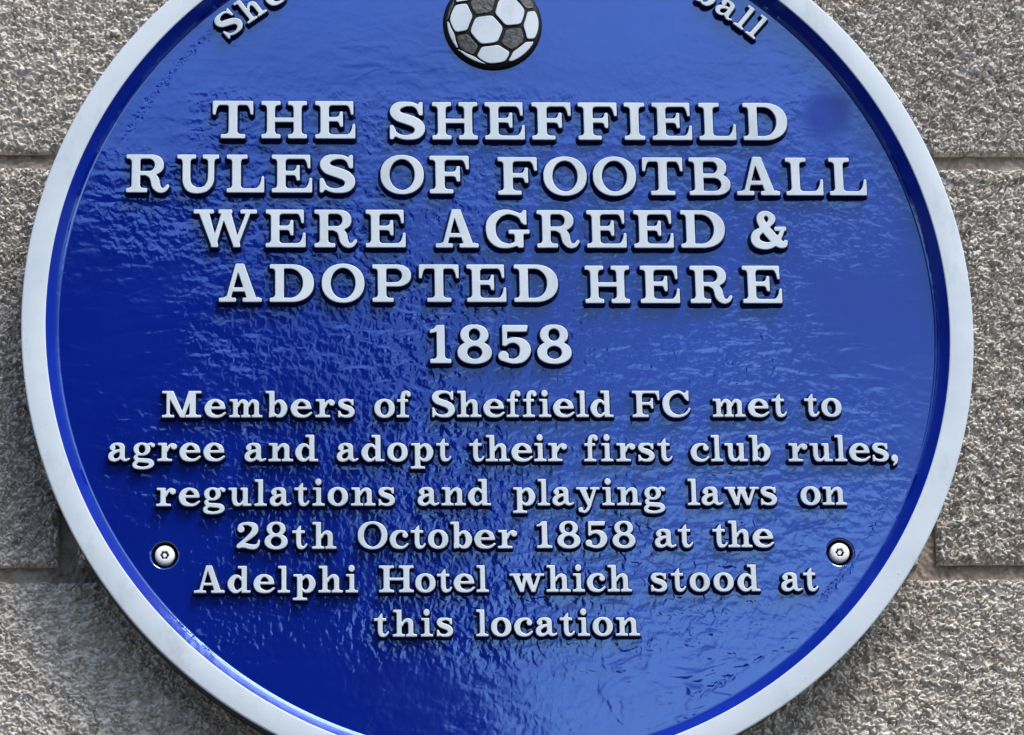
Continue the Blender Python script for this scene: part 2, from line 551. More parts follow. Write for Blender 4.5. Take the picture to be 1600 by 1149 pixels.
# white front of the rim, with small rounded edges (profile runs outside -> inside)
def arc(cx, cz, r, a0, a1, n):
    return [(cx + r * math.cos(math.radians(a0 + (a1 - a0) * i / n)), cz + r * math.sin(math.radians(a0 + (a1 - a0) * i / n))) for i in range(n + 1)]
rim_prof = [(R_OUT, RIM_Z - 1.2)] + arc(R_OUT - 0.9, RIM_Z - 0.9, 0.9, 0, 90, 4) + arc(R_IN + 0.7, RIM_Z - 0.7, 0.7, 90, 160, 4)
V, F, I = lathe('rim', rim_prof, M_WHITE, [0] * len(rim_prof), plaque)
mesh_obj('rim', V, F, [M_WHITE], plaque, smooth=True)

# blue plate: outer edge down to the back, inner wall, fillet, floor with two countersunk holes
SCREWS = [(-174.2, -126.2), (174.4, -125.8)]
HOLE = 6.9
fr = 4.5                                         # fillet radius at the foot of the inner wall
inner = [(R_IN + 0.05, RIM_Z - 0.48), (R_IN - 0.25, RIM_Z - 1.1), (R_IN - 0.5, RIM_Z - 1.7), (R_BASE + 1.6, FLOOR_Z + 2.0), (R_BASE + 0.55, FLOOR_Z + 0.62), (R_BASE + 0.25, FLOOR_Z + 0.28),
         (R_BASE - 0.15, FLOOR_Z + 0.08), (R_BASE - 0.6, FLOOR_Z)]
V, F, I = lathe('plate', inner, None, [2] * 3 + [0] * 5, plaque)
outer = [(R_OUT - 9, -2.5), (R_OUT - 0.9, -1.5), (R_OUT - 0.4, 14.0), (R_OUT - 0.05, RIM_Z - 1.25)]
V2, F2, I2 = lathe('edge', outer, None, [1] * len(outer), plaque)
n0 = len(V)
V += V2
F += [tuple(i + n0 for i in q) for q in F2]
I += I2
# back disc
n0 = len(V)
V += [((R_OUT - 9) * math.cos(2 * math.pi * k / 64) * MM, (R_OUT - 9) * math.sin(2 * math.pi * k / 64) * MM, -2.5 * MM) for k in range(64)]
F.append(tuple(reversed(range(n0, n0 + 64))))
I.append(1)
# floor
rf = inner[-1][0]
pts = [Vector((rf * math.cos(2 * math.pi * k / NSEG), rf * math.sin(2 * math.pi * k / NSEG))) for k in range(NSEG)]
edges = [(k, (k + 1) % NSEG) for k in range(NSEG)]
HS = 40
for cx, cy in SCREWS:
    b = len(pts)
    pts += [Vector((cx + (HOLE + 0.9) * math.cos(2 * math.pi * k / HS), cy + (HOLE + 0.9) * math.sin(2 * math.pi * k / HS))) for k in range(HS)]
    edges += [(b + k, b + (k + 1) % HS) for k in range(HS)]
vo, eo, fo, *_ = delaunay_2d_cdt(pts, edges, [], 1, 1e-6)
n0 = len(V)
V += [(p.x * MM, p.y * MM, FLOOR_Z * MM) for p in vo]
for t in fo:
    c = sum((vo[i] for i in t), Vector((0, 0))) / len(t)
    if any((c - Vector(s)).length < HOLE + 0.88 for s in SCREWS):
        continue
    F.append(tuple(i + n0 for i in t))
    I.append(0)
nsm = len(F)
for cx, cy in SCREWS:                            # rounded lip and wall of each hole
    prof = [(HOLE + 0.9, FLOOR_Z), (HOLE + 0.35, FLOOR_Z - 0.15), (HOLE, FLOOR_Z - 0.6), (HOLE - 0.5, FLOOR_Z - 5.5), (0.5, FLOOR_Z - 6.0)]
    n0 = len(V)
    for r, z in prof:
        V += [((cx + r * math.cos(2 * math.pi * k / HS)) * MM, (cy + r * math.sin(2 * math.pi * k / HS)) * MM, z * MM) for k in range(HS)]
    for p in range(len(prof) - 1):
        for k in range(HS):
            a, b = n0 + p * HS + k, n0 + p * HS + (k + 1) % HS
            F.append((a, b, b + HS, a + HS))
            I.append(0 if p < 2 else 1)  # hole walls below the lip use the dark edge colour as painted shade
mesh_obj('plate', V, F, [M_BLUE, M_EDGE, M_COAT], plaque, idx=I, smooth=True)

# screws: bright button heads with a six-sided pin socket, sunk in the holes
for cx, cy in SCREWS:
    rs = 5.15
    prof = [(rs, -5.0), (rs, -1.9), (rs - 0.2, -0.9), (rs - 0.75, -0.35), (2.75, -0.1)]
    n = 48
    V, F = [], []
    for r, z in prof:
        V += [(r * math.cos(2 * math.pi * k / n) * MM, r * math.sin(2 * math.pi * k / n) * MM, z * MM) for k in range(n)]
    for p in range(len(prof) - 1):
        for k in range(n):
            a, b = p * n + k, p * n + (k + 1) % n
            F.append((a, b, b + n, a + n))
    # socket opening: a wavy six-lobed ring, a wall and a floor
    base = (len(prof) - 1) * n
    def lob(k, s=1.0):
        t = 2 * math.pi * k / n
        r = (2.2 + 0.22 * math.cos(6 * t)) * s
        return r * math.cos(t), r * math.sin(t)
    for z, s in ((-0.1, 1.0), (-2.6, 0.96)):
        V += [(lob(k, s)[0] * MM, lob(k, s)[1] * MM, z * MM) for k in range(n)]
    for ring in range(2):
        for k in range(n):
            a, b = base + ring * n + k, base + ring * n + (k + 1) % n
            F.append((a, b, b + n, a + n))
    sm = [True] * (4 * n) + [False] * (2 * n)
    sc = mesh_obj('screw', V, F, [M_SCREW], plaque, smooth=sm, loc=(cx * MM, cy * MM, FLOOR_Z * MM))
    V = [(lob(k, 0.96)[0] * MM, lob(k, 0.96)[1] * MM, -2.6 * MM) for k in range(n)]
    F = [tuple(range(n))]
    b = len(V)
    m = 20
    V += [(1.05 * math.cos(2 * math.pi * k / m) * MM, 1.05 * math.sin(2 * math.pi * k / m) * MM, -2.58 * MM) for k in range(m)]
    V += [(0.95 * math.cos(2 * math.pi * k / m) * MM, 0.95 * math.sin(2 * math.pi * k / m) * MM, -0.35 * MM) for k in range(m)]
    F += [(b + k, b + (k + 1) % m, b + m + (k + 1) % m, b + m + k) for k in range(m)] + [tuple(range(b + m, b + 2 * m))]
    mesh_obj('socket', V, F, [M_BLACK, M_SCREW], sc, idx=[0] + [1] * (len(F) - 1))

# ------------------------------------------------------------------ lettering: a slab-serif alphabet drawn in code
PX = 150                                          # raster cells per cap height
OX, OY, WID, HEI = -0.15, -0.42, 2.3, 1.6
gx = OX + (np.arange(int(WID * PX)) + 0.5) / PX
gy = OY + (np.arange(int(HEI * PX)) + 0.5) / PX
GXX, GYY = np.meshgrid(gx, gy)

class Glyph:
    def __init__(self, w):
        self.w = w
        self.m = np.zeros(GXX.shape, bool)
    def poly(self, pts, sub=False):
        pts = np.asarray(pts, float)
        ins = np.zeros(GXX.shape, bool)
        y0, y1 = pts[:, 1].min(), pts[:, 1].max()
        j0, j1 = max(0, int((y0 - OY) * PX) - 1), min(len(gy), int((y1 - OY) * PX) + 2)
        X, Y = GXX[j0:j1], GYY[j0:j1]
        part = np.zeros(X.shape, bool)
        for (ax, ay), (bx, by) in zip(pts, np.roll(pts, -1, 0)):
            if ay == by:
                continue
            part ^= ((ay > Y) != (by > Y)) & (X < (bx - ax) * (Y - ay) / (by - ay) + ax)
        ins[j0:j1] = part
        self.m = self.m & ~ins if sub else self.m | ins
        return self
    def rect(self, x0, y0, x1, y1, sub=False):
        return self.poly([(x0, y0), (x1, y0), (x1, y1), (x0, y1)], sub)
    def ell(self, cx, cy, rx, ry, sub=False, p=2.0):
        ins = (np.abs((GXX - cx) / rx) ** p + np.abs((GYY - cy) / ry) ** p) < 1
        self.m = self.m & ~ins if sub else self.m | ins
        return self
    def ring(self, cx, cy, rx, ry, ix, iy, p=2.15, q=2.0):
        a = (np.abs((GXX - cx) / rx) ** p + np.abs((GYY - cy) / ry) ** p) < 1
        b = (np.abs((GXX - cx) / ix) ** q + np.abs((GYY - cy) / iy) ** q) < 1
        self.m |= a & ~b
        return self
    def stroke(self, pts):
        """swelling pen stroke through (x, y, thickness)"""
        P_ = np.asarray(pts, float)
        E_ = np.vstack([2 * P_[0] - P_[1], P_, 2 * P_[-1] - P_[-2]])
        out = []
        for i in range(1, len(E_) - 2):
            a, b, c, d = E_[i - 1], E_[i], E_[i + 1], E_[i + 2]
            for t in np.linspace(0, 1, 14, endpoint=False):
                out.append(0.5 * (2 * b + (c - a) * t + (2 * a - 5 * b + 4 * c - d) * t * t + (3 * b - a - 3 * c + d) * t ** 3))
        out.append(P_[-1])
        for x, y, w in out:
            r = max(w, 0.04) / 2
            i0, i1 = max(0, int((x - r - OX) * PX) - 1), int((x + r - OX) * PX) + 2
            j0, j1 = max(0, int((y - r - OY) * PX) - 1), int((y + r - OY) * PX) + 2
            self.m[j0:j1, i0:i1] |= (GXX[j0:j1, i0:i1] - x) ** 2 + (GYY[j0:j1, i0:i1] - y) ** 2 < r * r
        return self
    def ball(self, x, y, r):
        return self.ell(x, y, r, r)
    def slab(self, x0, x1, y, up=1, s0=None, s1=None, t=0.10, b=0.10):
        """serif slab from y (foot when up=1, head when up=-1), bracketed into the stem s0..s1"""
        self.rect(x0, min(y, y + up * t), x1, max(y, y + up * t))
        if s0 is not None:
            for sx, sg, lim in ((s0, -1, s0 - x0), (s1, 1, x1 - s1)):
                bb = min(b, max(lim, 0))
                if bb < 0.02:
                    continue
                pts_ = [(sx, y + up * t * 0.5)]
                for i in range(7):
                    a = math.radians(90 * i / 6)
                    pts_.append((sx + sg * bb * (1 - math.sin(a)), y + up * (t + bb * (1 - math.cos(a)))))
                pts_.insert(1, (sx + sg * bb, y + up * t * 0.5))
                self.poly(pts_)
        return self
    def beak(self, x, y, length, up, wid=0.20, th=0.055, sg=1):
        """serif closing an arm at x (right end if sg=1): grows from y by length in direction up"""
        pts_ = [(x, y), (x, y + up * length), (x - sg * th, y + up * length)]
        for i in range(1, 8):
            t = i / 7
            px = (1 - t) ** 2 * (x - sg * th) + 2 * t * (1 - t) * (x - sg * (th + 0.03)) + t * t * (x - sg * wid)
            py = (1 - t) ** 2 * (y + up * length) + 2 * t * (1 - t) * (y + up * 0.11) + t * t * (y + up * 0.09)
            pts_.append((px, py))
        pts_.append((x - sg * wid, y))
        return self.poly(pts_)

def caps_S(g, w):
    k = w / 0.95
    g.stroke([(x * k, y, t) for x, y, t in [(.80, .74, .08), (.76, .85, .08), (.64, .94, .09), (.45, .955, .11), (.25, .90, .18), (.17, .765, .23), (.25, .625, .24), (.47, .54, .25),
             (.70, .44, .25), (.80, .285, .24), (.72, .115, .18), (.50, .045, .11), (.30, .07, .09), (.17, .16, .08), (.12, .28, .08)]])
    g.poly([(.86 * k, 1.0), (.86 * k, .655), (.79 * k, .655), (.74 * k, .80), (.66 * k, .90), (.78 * k, .95), (.80 * k, 1.0)])
    g.poly([(.05 * k, 0), (.05 * k, .37), (.12 * k, .37), (.17 * k, .22), (.27 * k, .11), (.15 * k, .06), (.11 * k, 0)])

S_, H_ = 0.225, 0.095
def glyph(ch, small):
    s = 0.215 if small else S_
    h = 0.095 if small else H_
    T = 0.095 if small else 0.095
    B_ = 0.10
    def G_(w):
        return Glyph(w)
    if ch == 'T':
        g = G_(1.18); c = .59
        g.rect(0.02, 1 - h, 1.16, 1).beak(1.16, 1, .36, -1).beak(.02, 1, .36, -1, sg=-1)
        g.rect(c - s / 2, 0, c + s / 2, 1).slab(c - .34, c + .34, 0, 1, c - s / 2, c + s / 2, T)
        g.slab(c - .3, c + .3, 1, -1, c - s / 2, c + s / 2, h, .07)
    elif ch == 'I':
        g = G_(.56)
        g.rect(.28 - s / 2, 0, .28 + s / 2, 1)
        for y, u in ((0, 1), (1, -1)):
            g.slab(0, .56, y, u, .28 - s / 2, .28 + s / 2, T)
    elif ch == 'H':
        w = 1.38 if not small else 1.32
        g = G_(w)
        for a in (.28, w - .28):
            g.rect(a - s / 2, 0, a + s / 2, 1)
            for y, u in ((0, 1), (1, -1)):
                g.slab(a - .28, a + .28, y, u, a - s / 2, a + s / 2, T)
        g.rect(.28, .45, w - .28, .45 + h)
    elif ch in 'EF':
        w = 1.17 if ch == 'E' else 1.10
        g = G_(w); a = .27
        g.rect(a - s / 2, 0, a + s / 2, 1).slab(0, .55, 1, -1, a - s / 2, a + s / 2, T)
        g.rect(.2, 1 - T, w - .05, 1).beak(w - .05, 1, .35, -1)
        if ch == 'E':
            g.slab(0, .55, 0, 1, a - s / 2, a + s / 2, T).rect(.2, 0, w, T).beak(w, 0, .38, 1, .24)
        else:
            g.slab(0, .62, 0, 1, a - s / 2, a + s / 2, T)
        g.rect(.2, .47, .76, .47 + h)
        g.poly([(.80, .32), (.80, .72), (.74, .72), (.70, .60), (.60, .55), (.60, .49), (.70, .44), (.74, .32)])
    elif ch == 'L':
        g = G_(1.06); a = .27
        g.rect(a - s / 2, 0, a + s / 2, 1).slab(0, .58, 1, -1, a - s / 2, a + s / 2, T).slab(0, .55, 0, 1, a - s / 2, a + s / 2, T)
        g.rect(.2, 0, 1.06, T).beak(1.06, 0, .42, 1, .26)
    elif ch == 'D':
        g = G_(1.25); a = .27
        g.rect(.16, 0, .62, 1)
        g.ell(.60, .5, .65, .5, p=2.2)
        g.rect(a + s / 2, h, .62, 1 - h, True)
        sub = ((np.abs((GXX - .58) / .38) ** 2.0 + np.abs((GYY - .5) / (.5 - h)) ** 2.0) < 1) & (GXX > a + s / 2)
        g.m &= ~sub
        g.m &= ~((GXX < a - s / 2) & (GYY > 0) & (GYY < 1))
        g.rect(a - s / 2, 0, a + s / 2, 1)
        for y, u in ((0, 1), (1, -1)):
            g.slab(0, .40, y, u, a - s / 2, a + s / 2, T)
        g.m &= ~(sub & (GYY > T) & (GYY < 1 - T) & (GXX > .5))
    elif ch in 'PRB':
        w = {'P': 1.14, 'R': 1.26, 'B': 1.16}[ch]
        g = G_(w); a = .27
        lo = .42 if ch == 'P' else .46
        def bowl(y0, y1, xr, xm):
            cy, ry = (y0 + y1) / 2, (y1 - y0) / 2
            o = ((GXX > .2) & (GXX <= xm) & (GYY > y0) & (GYY < y1)) | ((GXX > xm) & (np.abs((GXX - xm) / (xr - xm)) ** 2.15 + np.abs((GYY - cy) / ry) ** 2.15 < 1))
            xi = xr - s * 1.08
            i = ((GXX > a) & (GXX <= xm - .04) & (GYY > y0 + h) & (GYY < y1 - h)) | ((GXX > xm - .04) & (np.abs((GXX - xm + .04) / (xi - xm + .04)) ** 2 + np.abs((GYY - cy) / (ry - h)) ** 2 < 1))
            g.m |= o & ~i
        if ch == 'B':
            bowl(.47, 1, 1.06, .70)
            bowl(0, .56, 1.16, .74)
        else:
            bowl(lo, 1, 1.08 if ch == 'R' else 1.12, .70)
        g.rect(a - s / 2, 0, a + s / 2, 1).slab(0, .45, 1, -1, a - s / 2, a + s / 2, T)
        g.slab(0, .42 if ch == 'B' else .60, 0, 1, a - s / 2, a + s / 2, T)
        if ch == 'R':
            g.stroke([(.58, .50, .10), (.74, .44, .16), (.83, .32, .23), (.87, .17, .22), (.98, .055, .13), (1.12, .06, .09), (1.21, .16, .075)])
    elif ch == 'U':
        g = G_(1.30); s2 = .17 if not small else .19
        g.rect(.28 - s / 2, .33, .28 + s / 2, 1).slab(0, .57, 1, -1, .28 - s / 2, .28 + s / 2, T)
        g.rect(1.06 - s2 / 2, .33, 1.06 + s2 / 2, 1).slab(.80, 1.30, 1, -1, 1.06 - s2 / 2, 1.06 + s2 / 2, T)
        g.stroke([(.28, .40, s), (.30, .25, s), (.40, .11, .20), (.63, .045, .14), (.88, .09, .14), (1.02, .24, s2), (1.06, .40, s2)])
    elif ch == 'O':
        w = 1.23 if not small else 1.15
        g = G_(w)
        g.ring(w / 2, .5, w / 2, .52, w / 2 - s * 1.06, .52 - h)
    elif ch in 'GC':
        w = 1.24 if ch == 'G' else 1.12
        g = G_(w); r = w - .08
        g.stroke([(r - .10, .70, .08), (r - .20, .86, .09), (.66, .955, .10), (.38, .90, .17), (.17, .70, .24), (.135, .47, .26), (.19, .26, .24), (.37, .09, .17), (.63, .04, .10)]
                 + ([(.84, .09, .10), (.93, .16, .10)] if ch == 'G' else [(.86, .10, .09), (1.0, .22, .08), (1.06, .32, .075)]))
        g.poly([(r, 1.0), (r, .62), (r - .075, .62), (r - .15, .78), (r - .26, .90), (r - .12, .93), (r - .08, 1.0)])
        if ch == 'G':
            g.rect(.83, .06, .83 + s, .46).slab(.66, 1.24, .47, -1, .83, .83 + s, T, .06)
            g.poly([(.83, .1), (.93, 0), (.83 + s, .0), (.83 + s, .12)])
    elif ch == 'A':
        w = 1.28 if not small else 1.22
        g = G_(w); k = w / 1.28
        X = lambda v: v * k
        g.poly([(X(.50), 1.02), (X(.62), 1.02), (X(.31), 0), (X(.19), 0)])
        g.poly([(X(.50), 1.02), (X(.74), 1.02), (X(1.15), 0), (X(.88), 0)])
        g.rect(X(.30), .28, X(.95), .28 + h * .95)
        g.slab(0, X(.50), 0, 1, X(.20), X(.31), T, .08).slab(X(.72), w, 0, 1, X(.88), X(1.15), T, .07)
    elif ch == 'W':
        g = G_(1.82)
        for x0 in (.12, .76):
            g.poly([(x0, 1), (x0 + .28, 1), (x0 + .58, 0), (x0 + .41, 0)])
        for x0, x1 in ((.50, .94), (1.14, 1.66)):
            g.poly([(x0, 0), (x0 + .12, 0), (x1, 1), (x1 - .105, 1)])
        g.poly([(.53, 0), (.70, 0), (.66, .2), (.56, .2)]).poly([(1.17, 0), (1.34, 0), (1.3, .2), (1.2, .2)])
        g.rect(0, 1 - T, .56, 1).rect(.72, 1 - T, 1.10, 1).rect(1.36, 1 - T, 1.82, 1)
    elif ch == 'M':
        g = G_(1.50)
        g.rect(.17, 0, .29, 1).rect(1.06, 0, 1.06 + s * 1.05, 1)
        g.poly([(.12, 1), (.42, 1), (.88, 0), (.70, 0)]).poly([(.70, 0), (.84, 0), (1.22, 1), (1.02, 1)])
        g.rect(0, 1 - T, .35, 1).rect(1.1, 1 - T, 1.5, 1)
        g.slab(0, .46, 0, 1, .17, .29, T, .07).slab(.90, 1.50, 0, 1, 1.06, 1.06 + s * 1.05, T, .07)
    elif ch == '&':
        g = G_(.98)
        g.stroke([(.90, .50, .09), (.80, .28, .10), (.64, .11, .14), (.40, .055, .18), (.17, .15, .22), (.16, .35, .20), (.34, .50, .13), (.54, .65, .13), (.62, .80, .17),
                  (.49, .935, .11), (.33, .88, .16), (.31, .74, .19), (.43, .52, .22), (.63, .28, .23), (.80, .11, .20), (.93, .08, .12), (.97, .17, .08)])
        g.rect(.68, .47, .98, .56)
    elif ch == '1':
        g = G_(.62)
        g.rect(.20, 0, .20 + s, 1).slab(0, .62, 0, 1, .20, .20 + s, T, .10)
        g.poly([(.20, 1.0), (.30, 1.0), (.30, .86), (.20, .84), (.0, .80), (.0, .87), (.12, .91)])
    elif ch == '8':
        g = G_(.88)
        g.ring(.44, .75, .35, .265, .16, .175)
        g.ring(.44, .275, .43, .295, .205, .185)
    elif ch == '5':
        g = G_(.86)
        g.poly([(.13, 1.0), (.78, 1.0), (.74, .84), (.13, .84)]).rect(.13, .47, .23, 1)
        g.stroke([(.17, .50, .09), (.30, .585, .11), (.48, .60, .14), (.66, .50, .22), (.71, .32, .26), (.62, .125, .19), (.41, .04, .11), (.20, .08, .10)]).ball(.14, .18, .125)
    elif ch == '2':
        g = G_(.88)
        g.ball(.17, .74, .125)
        g.stroke([(.08, .76, .08), (.16, .90, .10), (.42, .95, .12), (.66, .86, .21), (.68, .67, .23), (.52, .48, .18), (.27, .28, .13), (.08, .12, .13)])
        g.stroke([(.08, .10, .14), (.28, .14, .17), (.50, .09, .18), (.68, .08, .17), (.80, .16, .10), (.84, .31, .07)])
    elif ch == 'S':
        g = G_(.91 if not small else .86)
        caps_S(g, g.w + .04)
    else:
        return lower(ch)
    return g

XH = 0.69
def lower(ch):
    s, t, X = .185, .09, XH
    def flag(g, a, y, l=.14):
        return g.poly([(a - s / 2 - l, y), (a + s / 2, y), (a + s / 2, y - .12), (a - s / 2, y - .14), (a - s / 2 - .03, y - t), (a - s / 2 - l, y - t)])
    def stem(g, a, y0, y1):
        return g.rect(a - s / 2, y0, a + s / 2, y1)
    if ch == 's':
        g = Glyph(.64)
        k, v = .66 / .95, X
        g.stroke([(x * k, y * v, w) for x, y, w in [(.80, .74, .07), (.74, .86, .08), (.62, .935, .09), (.45, .945, .10), (.25, .89, .15), (.18, .76, .18), (.27, .63, .19), (.48, .545, .20),
                 (.69, .45, .20), (.78, .29, .19), (.70, .125, .15), (.50, .055, .10), (.30, .07, .09), (.17, .16, .08), (.12, .28, .07)]])
        g.poly([(.86 * k, X), (.86 * k, .66 * X), (.77 * k, .66 * X), (.72 * k, .80 * X), (.64 * k, .9 * X), (.8 * k, X)])
        g.poly([(.05 * k, 0), (.05 * k, .36 * X), (.14 * k, .36 * X), (.2 * k, .2 * X), (.3 * k, .1 * X), (.11 * k, 0)])
        return g
    if ch == 'o':
        return Glyph(.78).ring(.39, X / 2, .39, X / 2 + .015, .17, X / 2 - .085)
    if ch == 'e':
        g = Glyph(.78)
        g.stroke([(.66, .40, .17), (.60, .54, .16), (.41, .645, .10), (.22, .56, .17), (.125, .35, .225), (.20, .13, .19), (.42, .04, .11), (.60, .065, .09), (.74, .17, .075)])
        g.rect(.14, .315, .75, .41)
        return g
    if ch == 'c':
        g = Glyph(.74)
        g.ball(.61, .505, .105)
        g.stroke([(.68, .53, .06), (.58, .62, .09), (.42, .645, .10), (.22, .56, .17), (.125, .35, .225), (.20, .13, .19), (.41, .04, .11), (.57, .065, .09), (.70, .17, .075)])
        return g
    if ch == 'a':
        g = Glyph(.84)
        g.ball(.17, .51, .105)
        g.stroke([(.10, .54, .07), (.20, .625, .09), (.38, .645, .11), (.53, .57, .19), (.55, .42, s), (.55, .14, s)])
        g.stroke([(.56, .14, .18), (.63, .055, .11), (.72, .045, .08), (.82, .09, .07)])
        g.stroke([(.50, .41, .09), (.30, .37, .12), (.13, .26, .18), (.12, .13, .19), (.24, .045, .12), (.40, .08, .09), (.50, .19, .08)])
        return g
    if ch == 'i':
        g = stem(Glyph(.50), .25, 0, X).slab(0, .50, 0, 1, .25 - s / 2, .25 + s / 2, t, .07)
        return flag(g, .25, X).ball(.24, .90, .125)
    if ch == 'l':
        g = stem(Glyph(.50), .25, 0, 1).slab(0, .50, 0, 1, .25 - s / 2, .25 + s / 2, t, .07)
        return flag(g, .25, 1)
    if ch == 'r':
        g = stem(Glyph(.73), .25, 0, X).slab(0, .54, 0, 1, .25 - s / 2, .25 + s / 2, t, .07)
        g.stroke([(.34, .38, .08), (.42, .54, .10), (.54, .63, .10), (.66, .60, .08)]).ball(.615, .55, .11)
        return flag(g, .25, X)
    if ch in 'nh':
        g = stem(Glyph(.96), .25, 0, X if ch == 'n' else 1).slab(0, .47, 0, 1, .25 - s / 2, .25 + s / 2, t, .06)
        g.stroke([(.35, .42, .08), (.44, .56, .10), (.58, .62, .13), (.69, .54, .20), (.71, .40, s), (.71, .10, s)])
        g.slab(.52, .95, 0, 1, .71 - s / 2, .71 + s / 2, t, .06).rect(.71 - s / 2, 0, .71 + s / 2, .2)
        return flag(g, .25, X if ch == 'n' else 1)
    if ch == 'm':
        g = Glyph(1.34)
        stem(g, .24, 0, X).slab(0, .42, 0, 1, .24 - s / 2, .24 + s / 2, t, .05)
        for x0 in (0, .43):
            g.stroke([(.34 + x0, .42, .08), (.42 + x0, .56, .10), (.53 + x0, .62, .13), (.655 + x0, .54, .19), (.67 + x0, .40, s), (.67 + x0, .10, s)])
            g.rect(.67 + x0 - s / 2, 0, .67 + x0 + s / 2, .2)
        g.slab(.48, .85, 0, 1, .67 - s / 2, .67 + s / 2, t, .04).slab(.91, 1.33, 0, 1, 1.10 - s / 2, 1.10 + s / 2, t, .05)
        return flag(g, .24, X)
    if ch == 'u':
        g = Glyph(.94)
        stem(g, .25, .2, X)
        flag(g, .25, X)
        g.stroke([(.25, .24, s), (.30, .10, .17), (.42, .05, .11), (.54, .09, .09), (.62, .20, .08)])
        stem(g, .69, 0, X)
        flag(g, .69, X, .10)
        g.rect(.69, 0, .93, t)
        return g
    if ch in 'bp':
        g = Glyph(.84)
        y0, y1 = (0, 1) if ch == 'b' else (-.28, X)
        stem(g, .25, y0 if ch == 'p' else .02, y1)
        flag(g, .25, y1)
        if ch == 'p':
            g.slab(0, .52, -.28, 1, .25 - s / 2, .25 + s / 2, t, .06)
        else:
            g.poly([(.14, .0), (.22, .0), (.36, .12), (.14, .2)])
        g.stroke([(.34, .49, .08), (.46, .61, .10), (.62, .57, .17), (.715, .35, .235), (.64, .12, .18), (.47, .045, .10), (.34, .13, .08)])
        return g
    if ch == 'd':
        g = Glyph(.88)
        stem(g, .63, 0, 1)
        flag(g, .63, 1)
        g.rect(.63, 0, .87, t)
        g.stroke([(.53, .50, .08), (.42, .61, .10), (.24, .57, .17), (.125, .34, .235), (.21, .11, .18), (.38, .045, .10), (.53, .15, .08)])
        return g
    if ch == 'g':
        g = Glyph(.82)
        g.ring(.35, .455, .30, .245, .125, .165)
        g.stroke([(.54, .60, .09), (.66, .655, .09), (.74, .64, .08)]).ball(.745, .60, .075)
        g.stroke([(.20, .24, .08), (.12, .15, .12), (.20, .055, .15), (.42, .03, .16), (.63, .00, .17), (.71, -.10, .17), (.62, -.21, .12), (.38, -.255, .10), (.14, -.215, .13), (.09, -.11, .14), (.19, .0, .10)])
        return g
    if ch == 'f':
        g = stem(Glyph(.60), .27, 0, .78).slab(0, .54, 0, 1, .27 - s / 2, .27 + s / 2, t, .07)
        g.rect(.02, X - .10, .52, X)
        g.stroke([(.27, .74, s), (.31, .88, .18), (.42, .96, .11), (.54, .955, .08), (.60, .91, .06)]).ball(.545, .875, .095)
        return g
    if ch == 't':
        g = stem(Glyph(.58), .25, .18, X)
        g.poly([(.14, X - .03), (.25, .82), (.25 + s / 2, .88), (.25 + s / 2, X - .03)])
        g.rect(.0, X - .10, .50, X)
        g.stroke([(.25, .22, s), (.29, .09, .17), (.40, .045, .11), (.50, .08, .08), (.57, .17, .07)])
        return g
    if ch == 'w':
        g = Glyph(1.34)
        for x0 in (.09, .53):
            g.poly([(x0, X), (x0 + .25, X), (x0 + .45, 0), (x0 + .31, 0)])
        for x0, x1 in ((.40, .68), (.84, 1.22)):
            g.poly([(x0, 0), (x0 + .13, 0), (x1, X), (x1 - .11, X)])
        g.rect(0, X - t, .42, X).rect(.50, X - t, .84, X).rect(.98, X - t, 1.34, X)
        return g
    if ch == 'y':
        g = Glyph(.94)
        g.poly([(.09, X), (.35, X), (.60, 0), (.45, -.02)])
        g.poly([(.45, 0), (.57, -.02), (.83, X), (.71, X)])
        g.stroke([(.53, .02, .12), (.44, -.15, .11), (.32, -.24, .09), (.20, -.22, .07)]).ball(.17, -.16, .095)
        g.rect(0, X - t, .46, X).rect(.56, X - t, .94, X)
        return g
    if ch == ',':
        g = Glyph(.27).ball(.13, .12, .13)
        g.stroke([(.19, .10, .14), (.18, -.03, .10), (.08, -.14, .05)])
        return g
    raise ValueError(ch)

def blur(a, sig):
    n = int(3 * sig + 1)
    k = np.exp(-0.5 * (np.arange(-n, n + 1) / sig) ** 2)
    k /= k.sum()
    a = np.apply_along_axis(lambda r: np.convolve(r, k, 'same'), 0, a)
    return np.apply_along_axis(lambda r: np.convolve(r, k, 'same'), 1, a)

def contours(F, lev=0.5):
    """marching squares; loops keep the inside on their left"""
    I = F > lev
    case = I[:-1, :-1] * 1 + I[:-1, 1:] * 2 + I[1:, 1:] * 4 + I[1:, :-1] * 8
    seg = {}
    tbl = {1: [(3, 0)], 2: [(0, 1)], 3: [(3, 1)], 4: [(1, 2)], 5: [(3, 0), (1, 2)], 6: [(0, 2)], 7: [(3, 2)], 8: [(2, 3)], 9: [(2, 0)], 10: [(0, 1), (2, 3)], 11: [(2, 1)], 12: [(1, 3)], 13: [(1, 0)], 14: [(0, 3)]}
    pos = {}
    def key(j, i, e):
        return (j, i, 'h') if e == 0 else (j, i + 1, 'v') if e == 1 else (j + 1, i, 'h') if e == 2 else (j, i, 'v')
    for j, i in zip(*np.nonzero((case > 0) & (case < 15))):
        for a, b in tbl[case[j, i]]:
            seg[key(j, i, a)] = key(j, i, b)
    def pt(k):
        j, i, d = k
        if d == 'h':
            f0, f1 = F[j, i], F[j, i + 1]
            return i + (lev - f0) / (f1 - f0), float(j)
        f0, f1 = F[j, i], F[j + 1, i]
        return float(i), j + (lev - f0) / (f1 - f0)
    loops = []
    while seg:
        k0, k = next(iter(seg.items()))
        loop = [k0]
        del seg[k0]
        while k != k0 and k in seg:
            loop.append(k)
            k = seg.pop(k)
        P_ = np.array([pt(q) for q in loop])
        if len(P_) > 12:
            loops.append(P_[::-1])
    return loops

